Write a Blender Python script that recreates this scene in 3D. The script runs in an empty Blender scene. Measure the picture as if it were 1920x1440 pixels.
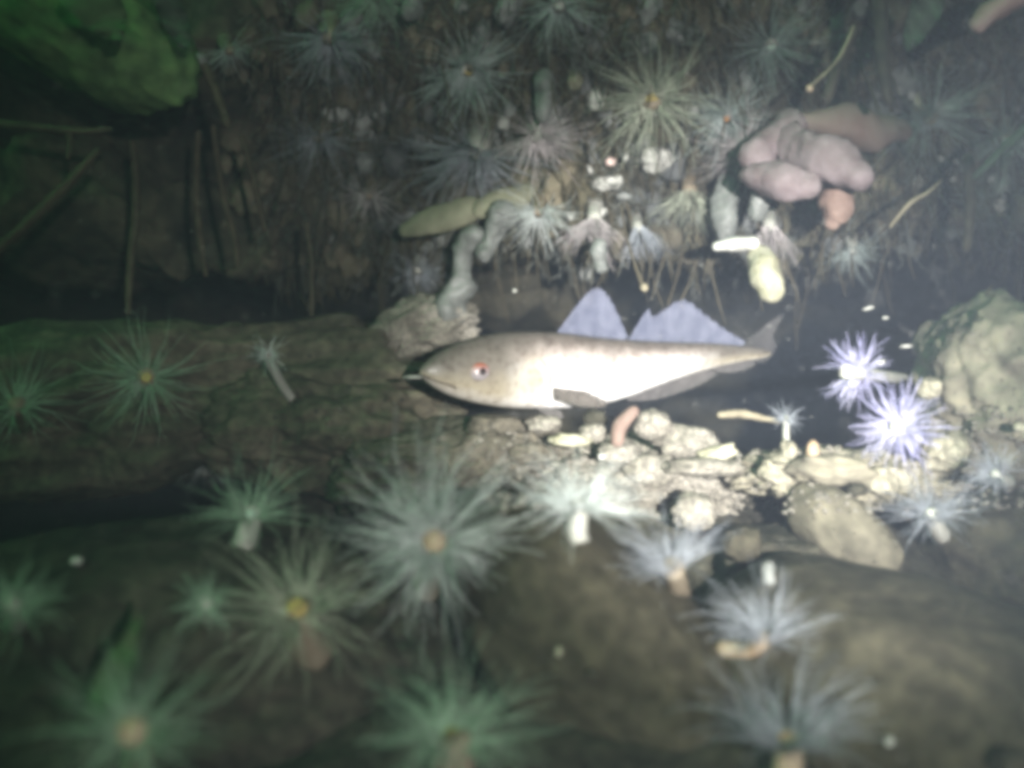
import bpy, bmesh, math, random
from mathutils import Vector, Matrix, Quaternion, noise
from mathutils.bvhtree import BVHTree

random.seed(7)
S = bpy.context.scene
COL = S.collection
F = 2059.0                      # focal length in pixels of the 1920 wide photograph


def at(px, py, Y):
    """point seen at a pixel of the photograph, Y metres in front of the lens"""
    return Vector(((px - 960) / F * Y, Y, (720 - py) / F * Y))


# ------------------------------------------------------------------ camera
cam_d = bpy.data.cameras.new('camera')
cam = bpy.data.objects.new('camera', cam_d)
COL.objects.link(cam)
cam.location = (0, 0, 0)
cam.rotation_euler = (math.radians(90), 0, 0)
cam_d.sensor_width = 36
cam_d.lens = 36 * F / 1920
cam_d.clip_start = 0.01
cam_d.clip_end = 100
cam_d.dof.use_dof = True
cam_d.dof.focus_distance = 1.27
cam_d.dof.aperture_fstop = 1.9
S.camera = cam

# ------------------------------------------------------------------ water light from above (dim, green)
W = bpy.data.worlds.new('World')
S.world = W
W.use_nodes = True
nt = W.node_tree
bg = nt.nodes['Background']
sky = nt.nodes.new('ShaderNodeTexSky')
sky.sky_type = 'NISHITA'
sky.sun_disc = False
sky.sun_elevation = math.radians(48)
sky.sun_rotation = math.radians(-125)
wt = nt.nodes.new('ShaderNodeMix')
wt.data_type = 'RGBA'
wt.blend_type = 'MULTIPLY'
wt.inputs['Factor'].default_value = 1.0
wt.inputs['B'].default_value = (0.14, 0.62, 0.22, 1)     # what several metres of green sea let through
nt.links.new(sky.outputs['Color'], wt.inputs['A'])
nt.links.new(wt.outputs['Result'], bg.inputs['Color'])
bg.inputs['Strength'].default_value = 0.045

sun_d = bpy.data.lights.new('sun', 'SUN')
sun_d.energy = 0.8
sun_d.angle = math.radians(40)
sun_d.color = (0.22, 1.0, 0.34)
sun = bpy.data.objects.new('sun', sun_d)
COL.objects.link(sun)
sdir = Vector((0.50, 0.50, -0.72)).normalized()          # light travels to the right, away and down
sun.rotation_euler = sdir.to_track_quat('-Z', 'Y').to_euler()


# ------------------------------------------------------------------ the diver's torch, held right of the lens
def torch(name, power, size_deg, blend, pos, aim, col):
    d = bpy.data.lights.new(name, 'SPOT')
    d.energy = power
    d.spot_size = math.radians(size_deg)
    d.spot_blend = blend
    d.shadow_soft_size = 0.012
    d.color = col
    o = bpy.data.objects.new(name, d)
    COL.objects.link(o)
    o.location = pos
    o.rotation_euler = (Vector(aim) - Vector(pos)).to_track_quat('-Z', 'Y').to_euler()
    return o


TP = Vector((0.27, -0.60, 0.04))
torch('torch_beam', 580.0, 23.5, 1.0, TP, at(1320, 695, 1.3), (1.0, 0.97, 0.93))
torch('torch_spill', 80.0, 56, 1.0, TP, at(1250, 800, 1.3), (1.0, 0.97, 0.92))

S.view_settings.view_transform = 'Standard'
S.view_settings.look = 'None'
S.view_settings.exposure = 0.0
S.view_settings.gamma = 1.0
S.view_settings.use_curve_mapping = False
S.render.engine = 'CYCLES'
S.cycles.pixel_filter_type = 'BLACKMAN_HARRIS'
S.cycles.filter_width = 5.2
S.cycles.use_denoising = True
S.cycles.max_bounces = 4
S.cycles.diffuse_bounces = 1
S.cycles.use_adaptive_sampling = True
S.cycles.adaptive_threshold = 0.03
S.cycles.transparent_max_bounces = 12
S.cycles.volume_bounces = 0


# ------------------------------------------------------------------ materials
def new_mat(name):
    m = bpy.data.materials.new(name)
    m.use_nodes = True
    n = m.node_tree.nodes
    return m, n, m.node_tree.links, n['Principled BSDF']


def ramp(nodes, stops):
    r = nodes.new('ShaderNodeValToRGB')
    e = r.color_ramp.elements
    while len(e) < len(stops):
        e.new(0.5)
    for k, (p, c) in enumerate(stops):
        e[k].position = p
        e[k].color = (c[0], c[1], c[2], 1)
    return r


def mat_rock(name, dark, mid, light, scale=9, bump=0.5, speck=None):
    m, n, l, p = new_mat(name)
    tc = n.new('ShaderNodeTexCoord')
    a = n.new('ShaderNodeTexNoise')
    a.inputs['Scale'].default_value = scale
    a.inputs['Detail'].default_value = 8
    a.inputs['Roughness'].default_value = 0.65
    l.new(tc.outputs['Object'], a.inputs['Vector'])
    r = ramp(n, [(0.32, dark), (0.52, mid), (0.72, light)])
    l.new(a.outputs['Fac'], r.inputs['Fac'])
    out = r.outputs['Color']
    b = n.new('ShaderNodeTexNoise')
    b.inputs['Scale'].default_value = scale * 9
    b.inputs['Detail'].default_value = 4
    l.new(tc.outputs['Object'], b.inputs['Vector'])
    r2 = ramp(n, [(0.36, (0.45, 0.45, 0.47)), (0.6, (1.0, 1.0, 1.0)), (0.75, (1.3, 1.27, 1.2))])
    l.new(b.outputs['Fac'], r2.inputs['Fac'])
    mx = n.new('ShaderNodeMix')
    mx.data_type = 'RGBA'
    mx.blend_type = 'MULTIPLY'
    mx.inputs['Factor'].default_value = 0.8
    l.new(out, mx.inputs['A'])
    l.new(r2.outputs['Color'], mx.inputs['B'])
    out = mx.outputs['Result']
    if speck:
        v = n.new('ShaderNodeTexVoronoi')
        v.inputs['Scale'].default_value = scale * 6
        l.new(tc.outputs['Object'], v.inputs['Vector'])
        rs = ramp(n, [(0.10, (1, 1, 1)), (0.2, (0, 0, 0))])
        l.new(v.outputs['Distance'], rs.inputs['Fac'])
        ms = n.new('ShaderNodeMix')
        ms.data_type = 'RGBA'
        l.new(rs.outputs['Color'], ms.inputs['Factor'])
        l.new(out, ms.inputs['A'])
        ms.inputs['B'].default_value = (*speck, 1)
        out = ms.outputs['Result']
    l.new(out, p.inputs['Base Color'])
    p.inputs['Roughness'].default_value = 0.92
    p.inputs['Specular IOR Level'].default_value = 0.15
    bp = n.new('ShaderNodeBump')
    bp.inputs['Strength'].default_value = bump
    bp.inputs['Distance'].default_value = 0.008
    l.new(b.outputs['Fac'], bp.inputs['Height'])
    l.new(bp.outputs['Normal'], p.inputs['Normal'])
    return m


def mat_soft(name, c1, c2, scale=25, rough=0.6, sss=0.0, spec=0.3):
    m, n, l, p = new_mat(name)
    tc = n.new('ShaderNodeTexCoord')
    a = n.new('ShaderNodeTexNoise')
    a.inputs['Scale'].default_value = scale
    a.inputs['Detail'].default_value = 5
    l.new(tc.outputs['Object'], a.inputs['Vector'])
    r = ramp(n, [(0.35, c1), (0.65, c2)])
    l.new(a.outputs['Fac'], r.inputs['Fac'])
    l.new(r.outputs['Color'], p.inputs['Base Color'])
    p.inputs['Roughness'].default_value = rough
    p.inputs['Specular IOR Level'].default_value = spec
    if sss:
        p.inputs['Subsurface Weight'].default_value = sss
        p.inputs['Subsurface Radius'].default_value = (0.01, 0.008, 0.006)
        p.inputs['Subsurface Scale'].default_value = 0.6
    bp = n.new('ShaderNodeBump')
    bp.inputs['Strength'].default_value = 0.3
    bp.inputs['Distance'].default_value = 0.003
    l.new(a.outputs['Fac'], bp.inputs['Height'])
    l.new(bp.outputs['Normal'], p.inputs['Normal'])
    return m


def mat_clear(name, c, trans=0.35, c2=None, scale=40):
    """thin translucent flesh: diffuse and translucent, partly clear"""
    m, n, l, p = new_mat(name)
    n.remove(p)
    out = n['Material Output']
    tc = n.new('ShaderNodeTexCoord')
    a = n.new('ShaderNodeTexNoise')
    a.inputs['Scale'].default_value = scale
    l.new(tc.outputs['Object'], a.inputs['Vector'])
    r = ramp(n, [(0.3, c2 or tuple(x * 0.7 for x in c)), (0.7, c)])
    l.new(a.outputs['Fac'], r.inputs['Fac'])
    d = n.new('ShaderNodeBsdfDiffuse')
    t = n.new('ShaderNodeBsdfTranslucent')
    l.new(r.outputs['Color'], d.inputs['Color'])
    l.new(r.outputs['Color'], t.inputs['Color'])
    m1 = n.new('ShaderNodeMixShader')
    m1.inputs[0].default_value = 0.28
    l.new(d.outputs[0], m1.inputs[1])
    l.new(t.outputs[0], m1.inputs[2])
    if trans == 0:
        l.new(m1.outputs[0], out.inputs['Surface'])
        return m
    tr = n.new('ShaderNodeBsdfTransparent')
    m2 = n.new('ShaderNodeMixShader')
    m2.inputs[0].default_value = trans
    l.new(m1.outputs[0], m2.inputs[1])
    l.new(tr.outputs[0], m2.inputs[2])
    l.new(m2.outputs[0], out.inputs['Surface'])
    return m


M = {}
M['silt'] = mat_rock('silty_rock', (0.058, 0.052, 0.036), (0.072, 0.065, 0.045), (0.086, 0.078, 0.055), 7, 0.35)
M['silt_dark'] = mat_rock('dark_silty_rock', (0.026, 0.025, 0.019), (0.055, 0.052, 0.038), (0.085, 0.078, 0.058), 8, 0.6)
M['ledge'] = mat_rock('ledge_rock', (0.013, 0.014, 0.017), (0.13, 0.12, 0.08), (0.26, 0.235, 0.155), 4.5, 0.8)
M['left'] = mat_rock('left_rock', (0.06, 0.055, 0.039), (0.14, 0.126, 0.09), (0.25, 0.225, 0.165), 8, 0.4, (0.05, 0.045, 0.04))
M['pale'] = mat_rock('pale_encrusted_rock', (0.18, 0.165, 0.12), (0.36, 0.335, 0.25), (0.52, 0.49, 0.38), 14, 0.6)
M['cream'] = mat_rock('cream_rock', (0.20, 0.182, 0.135), (0.27, 0.248, 0.185), (0.34, 0.315, 0.24), 4, 0.12)
M['rubble'] = mat_rock('rubble', (0.14, 0.13, 0.105), (0.28, 0.26, 0.215), (0.44, 0.415, 0.36), 22, 0.45)
M['floor'] = mat_rock('sediment', (0.03, 0.028, 0.022), (0.065, 0.06, 0.045), (0.11, 0.10, 0.075), 10, 0.5)
M['silt_mid'] = mat_rock('light_silty_rock', (0.075, 0.068, 0.05), (0.145, 0.132, 0.10), (0.22, 0.20, 0.155), 12, 0.7)
M['pillow'] = mat_rock('smooth_stone', (0.12, 0.108, 0.078), (0.17, 0.155, 0.113), (0.215, 0.197, 0.148), 5, 0.2)
M['green_lit'] = mat_rock('green_lit_rock', (0.05, 0.11, 0.04), (0.15, 0.27, 0.10), (0.28, 0.42, 0.16), 5, 0.5)  # green daylight falling on the upper left lobe, put into its colour
M['t_white'] = mat_clear('tentacle_lavender', (0.80, 0.79, 1.0), 0, (0.58, 0.57, 0.92))
M['t_blue'] = mat_clear('tentacle_blue_grey', (0.54, 0.57, 0.62), 0, (0.38, 0.41, 0.46))
M['t_teal'] = mat_clear('tentacle_teal', (0.64, 0.72, 0.70), 0, (0.44, 0.52, 0.49))
M['t_grey'] = mat_clear('tentacle_pale_grey', (0.90, 0.94, 0.92), 0, (0.68, 0.75, 0.73))
M['t_pink'] = mat_clear('tentacle_pinkish_grey', (0.80, 0.74, 0.74), 0, (0.58, 0.52, 0.52))
M['t_olive'] = mat_clear('tentacle_olive', (0.70, 0.74, 0.60), 0, (0.48, 0.51, 0.40))
M['t_green'] = mat_clear('tentacle_green', (0.56, 0.74, 0.58), 0, (0.36, 0.52, 0.38))  # own tint plus the green ambient light, painted into the colour
M['d_orange'] = mat_soft('disc_orange', (0.42, 0.19, 0.08), (0.56, 0.30, 0.14), 60)
M['d_yellow'] = mat_soft('disc_yellow', (0.40, 0.31, 0.09), (0.54, 0.43, 0.15), 60)
M['d_tan'] = mat_soft('disc_tan', (0.34, 0.26, 0.17), (0.46, 0.37, 0.26), 60)
M['d_pink'] = mat_soft('disc_pink', (0.74, 0.50, 0.44), (0.85, 0.66, 0.60), 60)
M['d_white'] = mat_soft('disc_white', (0.85, 0.83, 0.90), (0.95, 0.94, 0.98), 60)
M['d_teal'] = mat_soft('disc_teal', (0.38, 0.52, 0.44), (0.52, 0.66, 0.56), 60)
M['c_grey'] = mat_soft('column_grey', (0.34, 0.34, 0.30), (0.50, 0.50, 0.45), 40)
M['c_white'] = mat_soft('column_white', (0.46, 0.46, 0.41), (0.62, 0.61, 0.55), 40, sss=0.2)
M['c_orange'] = mat_soft('column_orange', (0.40, 0.27, 0.16), (0.52, 0.42, 0.31), 40)
M['c_brown'] = mat_soft('column_brown', (0.20, 0.16, 0.11), (0.32, 0.27, 0.20), 40)
M['coral'] = mat_soft('pink_soft_coral', (0.17, 0.13, 0.132), (0.25, 0.205, 0.212), 50, 0.7, 0.15)
M['coral_brown'] = mat_soft('brown_soft_coral', (0.19, 0.125, 0.10), (0.27, 0.19, 0.155), 60, 0.7, 0.1)
M['sponge_y'] = mat_soft('yellow_sponge', (0.30, 0.285, 0.19), (0.46, 0.44, 0.34), 50, 0.8)
M['sponge_o'] = mat_soft('olive_sponge', (0.15, 0.15, 0.10), (0.25, 0.245, 0.17), 40, 0.8)
M['sponge_r'] = mat_soft('red_brown_sponge', (0.16, 0.085, 0.07), (0.20, 0.165, 0.135), 14, 0.8)
M['squirt'] = mat_soft('grey_sea_squirt', (0.13, 0.137, 0.128), (0.24, 0.25, 0.237), 45, 0.45, 0.15)
M['shell'] = mat_soft('shell_white', (0.30, 0.295, 0.27), (0.55, 0.55, 0.51), 70, 0.5)
M['stalk'] = mat_soft('brown_stalk', (0.055, 0.047, 0.030), (0.10, 0.085, 0.055), 50, 0.8)
M['stalk_dark'] = mat_soft('dark_stalk', (0.035, 0.035, 0.025), (0.07, 0.065, 0.045), 50, 0.8)
M['stalk_pale'] = mat_soft('pale_stalk', (0.13, 0.11, 0.075), (0.34, 0.30, 0.21), 24, 0.8)
M['weed'] = mat_clear('green_weed', (0.20, 0.34, 0.16), 0.15)
M['weed_pale'] = mat_clear('pale_green_weed', (0.15, 0.21, 0.15), 0.2)
M['turf'] = mat_clear('hydroid_turf', (0.30, 0.27, 0.18), 0, (0.11, 0.10, 0.065), 14)
M['feather'] = mat_clear('feathery_hydroid', (0.34, 0.36, 0.33), 0, (0.12, 0.125, 0.105), 10)
M['crust_brown'] = mat_soft('crust_brown', (0.05, 0.045, 0.033), (0.20, 0.175, 0.12), 9, 0.85)
M['crust_grey'] = mat_soft('crust_grey', (0.09, 0.095, 0.095), (0.34, 0.35, 0.33), 9, 0.7)
M['pinkred'] = mat_soft('pink_red', (0.34, 0.17, 0.155), (0.42, 0.31, 0.285), 20, 0.6, 0.1)
M['orange_arm'] = mat_soft('orange_arm', (0.21, 0.145, 0.12), (0.28, 0.20, 0.165), 50, 0.7)


# ------------------------------------------------------------------ helpers
def mesh_obj(name, verts, faces, mat, parent=None, smooth=True, loc=None):
    me = bpy.data.meshes.new(name)
    if loc is None:
        loc = Vector((0, 0, 0))
    me.from_pydata([tuple(Vector(v) - loc) for v in verts], [], faces)
    me.materials.append(M[mat] if isinstance(mat, str) else mat)
    if smooth:
        for p in me.polygons:
            p.use_smooth = True
    me.update()
    o = bpy.data.objects.new(name, me)
    COL.objects.link(o)
    if parent is not None:
        o.parent = parent
        o.location = Vector(loc) - parent_loc(parent)
    else:
        o.location = loc
    return o


def parent_loc(p):
    v = Vector(p.location)
    return v + parent_loc(p.parent) if p.parent else v


def tag(o, label, cat, group=None):
    o['label'] = label
    o['category'] = cat
    if group:
        o['group'] = group
    return o


def thing(name, loc, label, cat, group=None):
    o = bpy.data.objects.new(name, None)
    o.empty_display_size = 0.02
    COL.objects.link(o)
    o.location = loc
    return tag(o, label, cat, group)


def frame(t):
    t = t.normalized()
    a = Vector((0, 0, 1)) if abs(t.z) < 0.9 else Vector((1, 0, 0))
    u = t.cross(a).normalized()
    return u, t.cross(u).normalized()


def spline(pts, n):
    """Catmull-Rom through pts (tuples of floats), n samples"""
    P = [tuple(p) for p in pts]
    P = [P[0]] + P + [P[-1]]
    out = []
    segs = len(P) - 3
    for i in range(n):
        t = i / (n - 1) * segs
        k = min(int(t), segs - 1)
        u = t - k
        a, b, c, d = P[k:k + 4]
        out.append(tuple(0.5 * (2 * b[j] + (c[j] - a[j]) * u + (2 * a[j] - 5 * b[j] + 4 * c[j] - d[j]) * u * u
                                + (3 * b[j] - a[j] - 3 * c[j] + d[j]) * u ** 3) for j in range(len(b))))
    return out


def tube_geo(pts, rad, sides=8, wob=0.0, seed=0, flat=1.0, cap=True):
    """verts, faces of a bent tube with rounded ends; flat squashes it along the view"""
    V, Fc = [], []
    n = len(pts)
    pts = [Vector(p) for p in pts]
    u = None
    for i in range(n):
        t = (pts[min(i + 1, n - 1)] - pts[max(i - 1, 0)])
        if t.length < 1e-9:
            t = Vector((0, 0, 1))
        t.normalize()
        if u is None:
            u, w = frame(t)
        u = (u - t * u.dot(t)).normalized()
        w = t.cross(u).normalized()
        for k in range(sides):
            a = 2 * math.pi * k / sides
            d = u * math.cos(a) + w * math.sin(a)
            r = rad[i]
            if wob:
                q = pts[i] * (0.9 / max(max(rad), 1e-4)) + d * 0.8 + Vector((seed * 3.1, seed, 0))
                r *= 1 + wob * (noise.noise(q * 0.7) + 0.35 * noise.noise(q * 2.2) + 0.15 * noise.noise(q * 6.1))
            d = Vector((d.x, d.y * flat, d.z))
            V.append(pts[i] + d * r)
    for i in range(n - 1):
        for k in range(sides):
            k2 = (k + 1) % sides
            Fc.append((i * sides + k, i * sides + k2, (i + 1) * sides + k2, (i + 1) * sides + k))
    if cap:
        Fc.append(tuple(range(sides - 1, -1, -1)))
        Fc.append(tuple((n - 1) * sides + k for k in range(sides)))
    return V, Fc


def round_ends(pts, rads, n=18):
    """resample a control polyline with radii and round both ends"""
    ctl = [(*p, r) for p, r in zip(pts, rads)]
    s = spline(ctl, n)
    P = [Vector(q[:3]) for q in s]
    R = [max(q[3], 1e-4) for q in s]
    a = (P[0] - P[1]).normalized()
    b = (P[-1] - P[-2]).normalized()
    r0, r1 = R[0], R[-1]
    head = [(P[0] + a * r0 * math.sin(f), r0 * math.cos(f)) for f in (1.5, 1.2, 0.85, 0.45)]
    tail = [(P[-1] + b * r1 * math.sin(f), r1 * math.cos(f)) for f in (0.45, 0.85, 1.2, 1.5)]
    P = [h[0] for h in head] + P + [h[0] for h in tail]
    R = [h[1] for h in head] + R + [h[1] for h in tail]
    return P, R


ICO = {}


def ico(sub):
    if sub not in ICO:
        bm = bmesh.new()
        bmesh.ops.create_icosphere(bm, subdivisions=sub, radius=1)
        ICO[sub] = ([v.co.copy() for v in bm.verts], [tuple(v.index for v in f.verts) for f in bm.faces])
        bm.free()
    return ICO[sub]


ROCKS = []          # world verts and faces of everything that growth can sit on


def blob(center, rx, ry, rz, rot=(0, 0, 0), seed=0, amp=0.18, freq=1.3, fine=0.05, sub=4, square=0.0):
    vs, fs = ico(sub)
    R = Matrix.Rotation(rot[2], 3, 'Z') @ Matrix.Rotation(rot[1], 3, 'Y') @ Matrix.Rotation(rot[0], 3, 'X')
    off = Vector((seed * 7.3, seed * 3.7, seed * 1.9))
    out = []
    for v in vs:
        d = v.copy()
        if square:
            m = max(abs(d.x), abs(d.y), abs(d.z))
            d = d.lerp(d / m, square)
        k = 1 + amp * noise.noise(v * freq + off) + amp * 0.5 * noise.noise(v * freq * 2.3 + off * 1.7)
        k += fine * noise.fractal(v * freq * 5 + off, 0.8, 2.1, 4)
        p = d * k
        out.append(Vector(center) + R @ Vector((p.x * rx, p.y * ry, p.z * rz)))
    return out, fs


def rock(name, label, cat, px, py, Y, hx, hz, ry, mat, roll=0.0, seed=0, amp=0.18, freq=1.3, fine=0.05, sub=5, square=0.15,
         group=None, ground=True):
    c = at(px, py, Y)
    s = Y / F
    v, f = blob(c, hx * s, ry, hz * s, (0, -roll, 0), seed, amp, freq, fine, sub, square)
    o = mesh_obj(name, v, f, mat, loc=c)
    tag(o, label, cat, group)
    if ground:
        ROCKS.append((v, f))
    return o


# ------------------------------------------------------------------ the setting: seabed and overhanging ledge
def seabed_z(x, y):
    z = -0.36 + 0.26 * min(max((y - 0.55) / 0.9, 0), 1.0)
    if y > 1.45:
        z = -0.10 - 0.16 * min((y - 1.45) / 0.8, 1.0)
    if y < 0.55:
        z = -0.36 - 0.25 * (0.55 - y)
    z -= 0.15 * math.exp(-((x + 0.66) / 0.34) ** 2)
    z += 0.10 * math.exp(-((x - 0.05) / 0.3) ** 2 - ((y - 2.15) / 0.4) ** 2)
    q = Vector((x, y, 0))
    z += 0.05 * noise.fractal(q * 2.2, 0.9, 2.0, 6) + 0.012 * noise.noise(q * 16)
    return z


def axis(lo, hi, dens):
    a, x = [], lo
    while x < hi:
        a.append(x)
        x += dens(x)
    a.append(hi)
    return a


xs = axis(-9, 9, lambda x: 0.022 if abs(x) < 1.1 else 0.02 + 0.16 * (abs(x) - 1.0))
ys = axis(-6, 12, lambda y: 0.022 if 0.5 < y < 2.2 else 0.03 + 0.16 * min(abs(y - 0.5), abs(y - 2.2)))
V = [Vector((x, y, seabed_z(x, y))) for y in ys for x in xs]
nx = len(xs)
Fc = [(j * nx + i, j * nx + i + 1, (j + 1) * nx + i + 1, (j + 1) * nx + i) for j in range(len(ys) - 1) for i in range(nx - 1)]
seabed = mesh_obj('seabed', V, Fc, 'floor')
seabed['kind'] = 'structure'
seabed['label'] = 'brown silty seabed between the boulders'
ROCKS.append((V, Fc))

PROF = [(0.95, 2.6), (1.02, 1.5), (1.16, 0.95), (1.32, 0.62), (1.42, 0.44), (1.47, 0.31), (1.47, 0.235), (1.52, 0.20), (1.66, 0.20),
        (1.95, 0.25), (2.4, 0.26), (2.9, 0.16), (3.3, -0.10), (3.5, -0.55), (3.6, -1.2)]
prof = spline(PROF, 150)
V = []
lx = axis(-9, 9, lambda x: 0.017 if abs(x) < 1.0 else 0.02 + 0.16 * (abs(x) - 0.9))
for (y, z) in prof:
    for x in lx:
        q = Vector((x, y, z))
        front = 1.0 if y < 1.8 else 0.6
        a = 0.10 * noise.fractal(q * 3.6 + Vector((4, 0, 1)), 0.9, 2.0, 3)
        b = 0.028 * noise.fractal(q * 15 + Vector((0, 9, 0)), 0.8, 2.0, 4)
        lip = 0.05 * math.exp(-((x + 0.42) / 0.22) ** 2)          # the ledge hangs lower on the left
        dz = -lip if 0.1 < z < 0.5 else 0
        dy = 0.16 * math.exp(-((x + 0.40) / 0.30) ** 2) * (1 if 0.1 < z < 0.42 and y < 1.8 else 0)   # hollow behind the stalks
        V.append(Vector((x, y - (a + b) * front + dy, z + a * 0.5 + b + dz)))
nx = len(lx)
Fc = [(j * nx + i, (j + 1) * nx + i, (j + 1) * nx + i + 1, j * nx + i + 1) for j in range(len(prof) - 1) for i in range(nx - 1)]
ledge = mesh_obj('rock_ledge', V, Fc, 'ledge')
ledge['kind'] = 'structure'
ledge['label'] = 'dark overhanging rock ledge crowded with anemones'
LEDGE = (V, Fc)
ROCKS.append(LEDGE)

# ------------------------------------------------------------------ boulders
rock('boulder', 'long dark brown boulder at left behind the head of the fish', 'boulder', 300, 752, 1.54, 560, 158, 0.20, 'left', 0.08, 3, 0.26, 1.9, 0.05, 6)
rock('boulder', 'lumpy brown silty rock below the snout of the fish', 'rock', 640, 815, 1.46, 250, 125, 0.15, 'left', -0.12, 53, 0.26, 1.7, 0.06, 6)
rock('boulder', 'dark green shaded slab in the lower left corner', 'boulder', 270, 1310, 1.04, 620, 330, 0.22, 'silt_dark', 0.13, 11, 0.10, 1.2, 0.04, 6)
rock('boulder', 'smooth brown silt covered boulder at the bottom centre', 'boulder', 1190, 1300, 0.97, 480, 200, 0.16, 'silt', -0.86, 5, 0.07, 1.0, 0.014, 6)
rock('boulder', 'large smooth brown boulder filling the lower right corner', 'boulder', 1765, 1390, 0.96, 520, 285, 0.22, 'silt', -0.36, 8, 0.06, 1.0, 0.014, 6)
rock('boulder', 'rounded grey brown boulder at the right edge above the corner boulder', 'boulder', 1890, 1045, 1.14, 165, 120, 0.12, 'silt', -0.12, 14, 0.14, 1.3, 0.05, 5)
rock('boulder', 'pale beige encrusted boulder at the right edge beside the bright anemones', 'boulder', 1905, 745, 1.26, 165, 185, 0.14, 'cream', 0.1, 21, 0.26, 1.3, 0.07, 6)
rock('stone', 'cream pillow shaped stone leaning under the encrusted rock', 'stone', 1580, 1000, 1.13, 125, 66, 0.055, 'pillow', -0.72, 17, 0.07, 1.0, 0.02, 5)
rock('boulder', 'pale yellowish crusty rock below the two bright anemones', 'rock', 1590, 895, 1.20, 195, 50, 0.07, 'pale', -0.06, 25, 0.30, 2.1, 0.16, 6)
rock('boulder', 'brown silty rock below the jaw of the fish', 'rock', 850, 880, 1.36, 240, 90, 0.12, 'silt_mid', 0.05, 28, 0.20, 1.6, 0.08, 6)
rock('boulder', 'grey rubble covered rock below the belly of the fish', 'rock', 1195, 905, 1.32, 190, 85, 0.12, 'rubble', 0.0, 31, 0.25, 1.8, 0.12, 6)
rock('boulder', 'green lit rock lobe hanging in the upper left corner', 'rock', 150, 40, 1.22, 250, 120, 0.12, 'green_lit', -0.62, 35, 0.16, 1.2, 0.06, 5)
rock('boulder', 'grey lumpy rock just behind the forehead of the fish', 'rock', 800, 618, 1.50, 95, 62, 0.07, 'rubble', 0.2, 39, 0.25, 1.8, 0.12, 5)
rock('boulder', 'dim brown rock far back in the gap above the back of the fish', 'rock', 985, 560, 2.1, 120, 70, 0.14, 'silt', 0.0, 44, 0.2, 1.4, 0.06, 4)
rock('boulder', 'shadowed rock between the pillow stone and the bottom boulders', 'rock', 1390, 1075, 1.16, 170, 85, 0.09, 'silt_dark', 0.1, 47, 0.2, 1.6, 0.08, 5)

bv, bf = [], []
for v, f in ROCKS:
    k = len(bv)
    bv += v
    bf += [tuple(i + k for i in q) for q in f]
BVH = BVHTree.FromPolygons(bv, bf)


def hit(px, py):
    d = at(px, py, 1.0).normalized()
    loc, nor, idx, dist = BVH.ray_cast(Vector((0, 0, 0)), d)
    if loc is None:
        return at(px, py, 1.5), -d
    if nor.dot(d) > 0:
        nor = -nor
    return loc, nor


# ------------------------------------------------------------------ the fish
FY0, FY1 = 1.20, 1.46


def fY(px):
    return FY0 + (FY1 - FY0) * (px - 787) / 680.0


def fp(px, py, off=0.0):
    """a point on the fish's middle plane; off metres towards the camera side"""
    return at(px, py, fY(px)) + FN * off


t0 = (at(1467, 660, FY1) - at(787, 695, FY0)).normalized()
FN = Vector((t0.y, -t0.x, 0)).normalized()               # flank normal facing the camera
top = [(787, 692), (797, 679), (815, 664), (840, 650), (870, 638), (910, 628), (960, 622), (1045, 623), (1120, 632), (1180, 637),
       (1260, 641), (1330, 643), (1390, 648), (1425, 653), (1445, 658)]
bot = [(787, 701), (797, 713), (815, 727), (840, 740), (870, 750), (910, 759), (960, 765), (1045, 766), (1120, 759), (1180, 743),
       (1260, 713), (1330, 692), (1390, 678), (1425, 672), (1445, 667)]
ctl = [(t[0], t[1], b[1]) for t, b in zip(top, bot)]
prof = spline(ctl, 84)
V, Fc = [], []
NS = 36


def fish_w(x):
    pts = [(787, .75), (800, .75), (840, .62), (900, .60), (985, .60), (1003, .60), (1012, .53), (1120, .53), (1260, .50), (1330, .46), (1445, .30)]
    for (a, wa), (b, wb) in zip(pts, pts[1:]):
        if a <= x <= b:
            return wa + (wb - wa) * (x - a) / (b - a)
    return pts[-1][1]


RING = []
for (x, yt, yb) in prof:
    c = at(x, (yt + yb) / 2, fY(x))
    hh = (yb - yt) / 2 * fY(x) / F
    hw = hh * fish_w(x)
    RING.append((c, hh, hw))
    for k in range(NS):
        a = 2 * math.pi * k / NS
        ca, sa = math.cos(a), math.sin(a)
        # slightly flattened flanks, narrower belly
        e = 0.85
        y_ = math.copysign(abs(ca) ** e, ca) * hw
        z_ = math.copysign(abs(sa) ** 0.95, sa) * hh
        dent = 1.0
        V.append(c + FN * y_ * dent + Vector((0, 0, 1)) * z_)
for i in range(len(prof) - 1):
    for k in range(NS):
        k2 = (k + 1) % NS
        Fc.append((i * NS + k, (i + 1) * NS + k, (i + 1) * NS + k2, i * NS + k2))
Fc.append(tuple(range(NS)))
Fc.append(tuple((len(prof) - 1) * NS + k for k in range(NS - 1, -1, -1)))


def flank(px, py, lift=0.0):
    """point on the camera side skin of the fish at a pixel"""
    best = min(range(len(prof)), key=lambda i: abs(prof[i][0] - px))
    c, hh, hw = RING[best]
    z = (720 - py) / F * fY(px) - c.z
    s = max(-0.999, min(0.999, z / hh))
    return at(px, py, fY(px)) + FN * (hw * (1 - abs(s) ** 2) ** 0.45 + lift)


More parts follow.
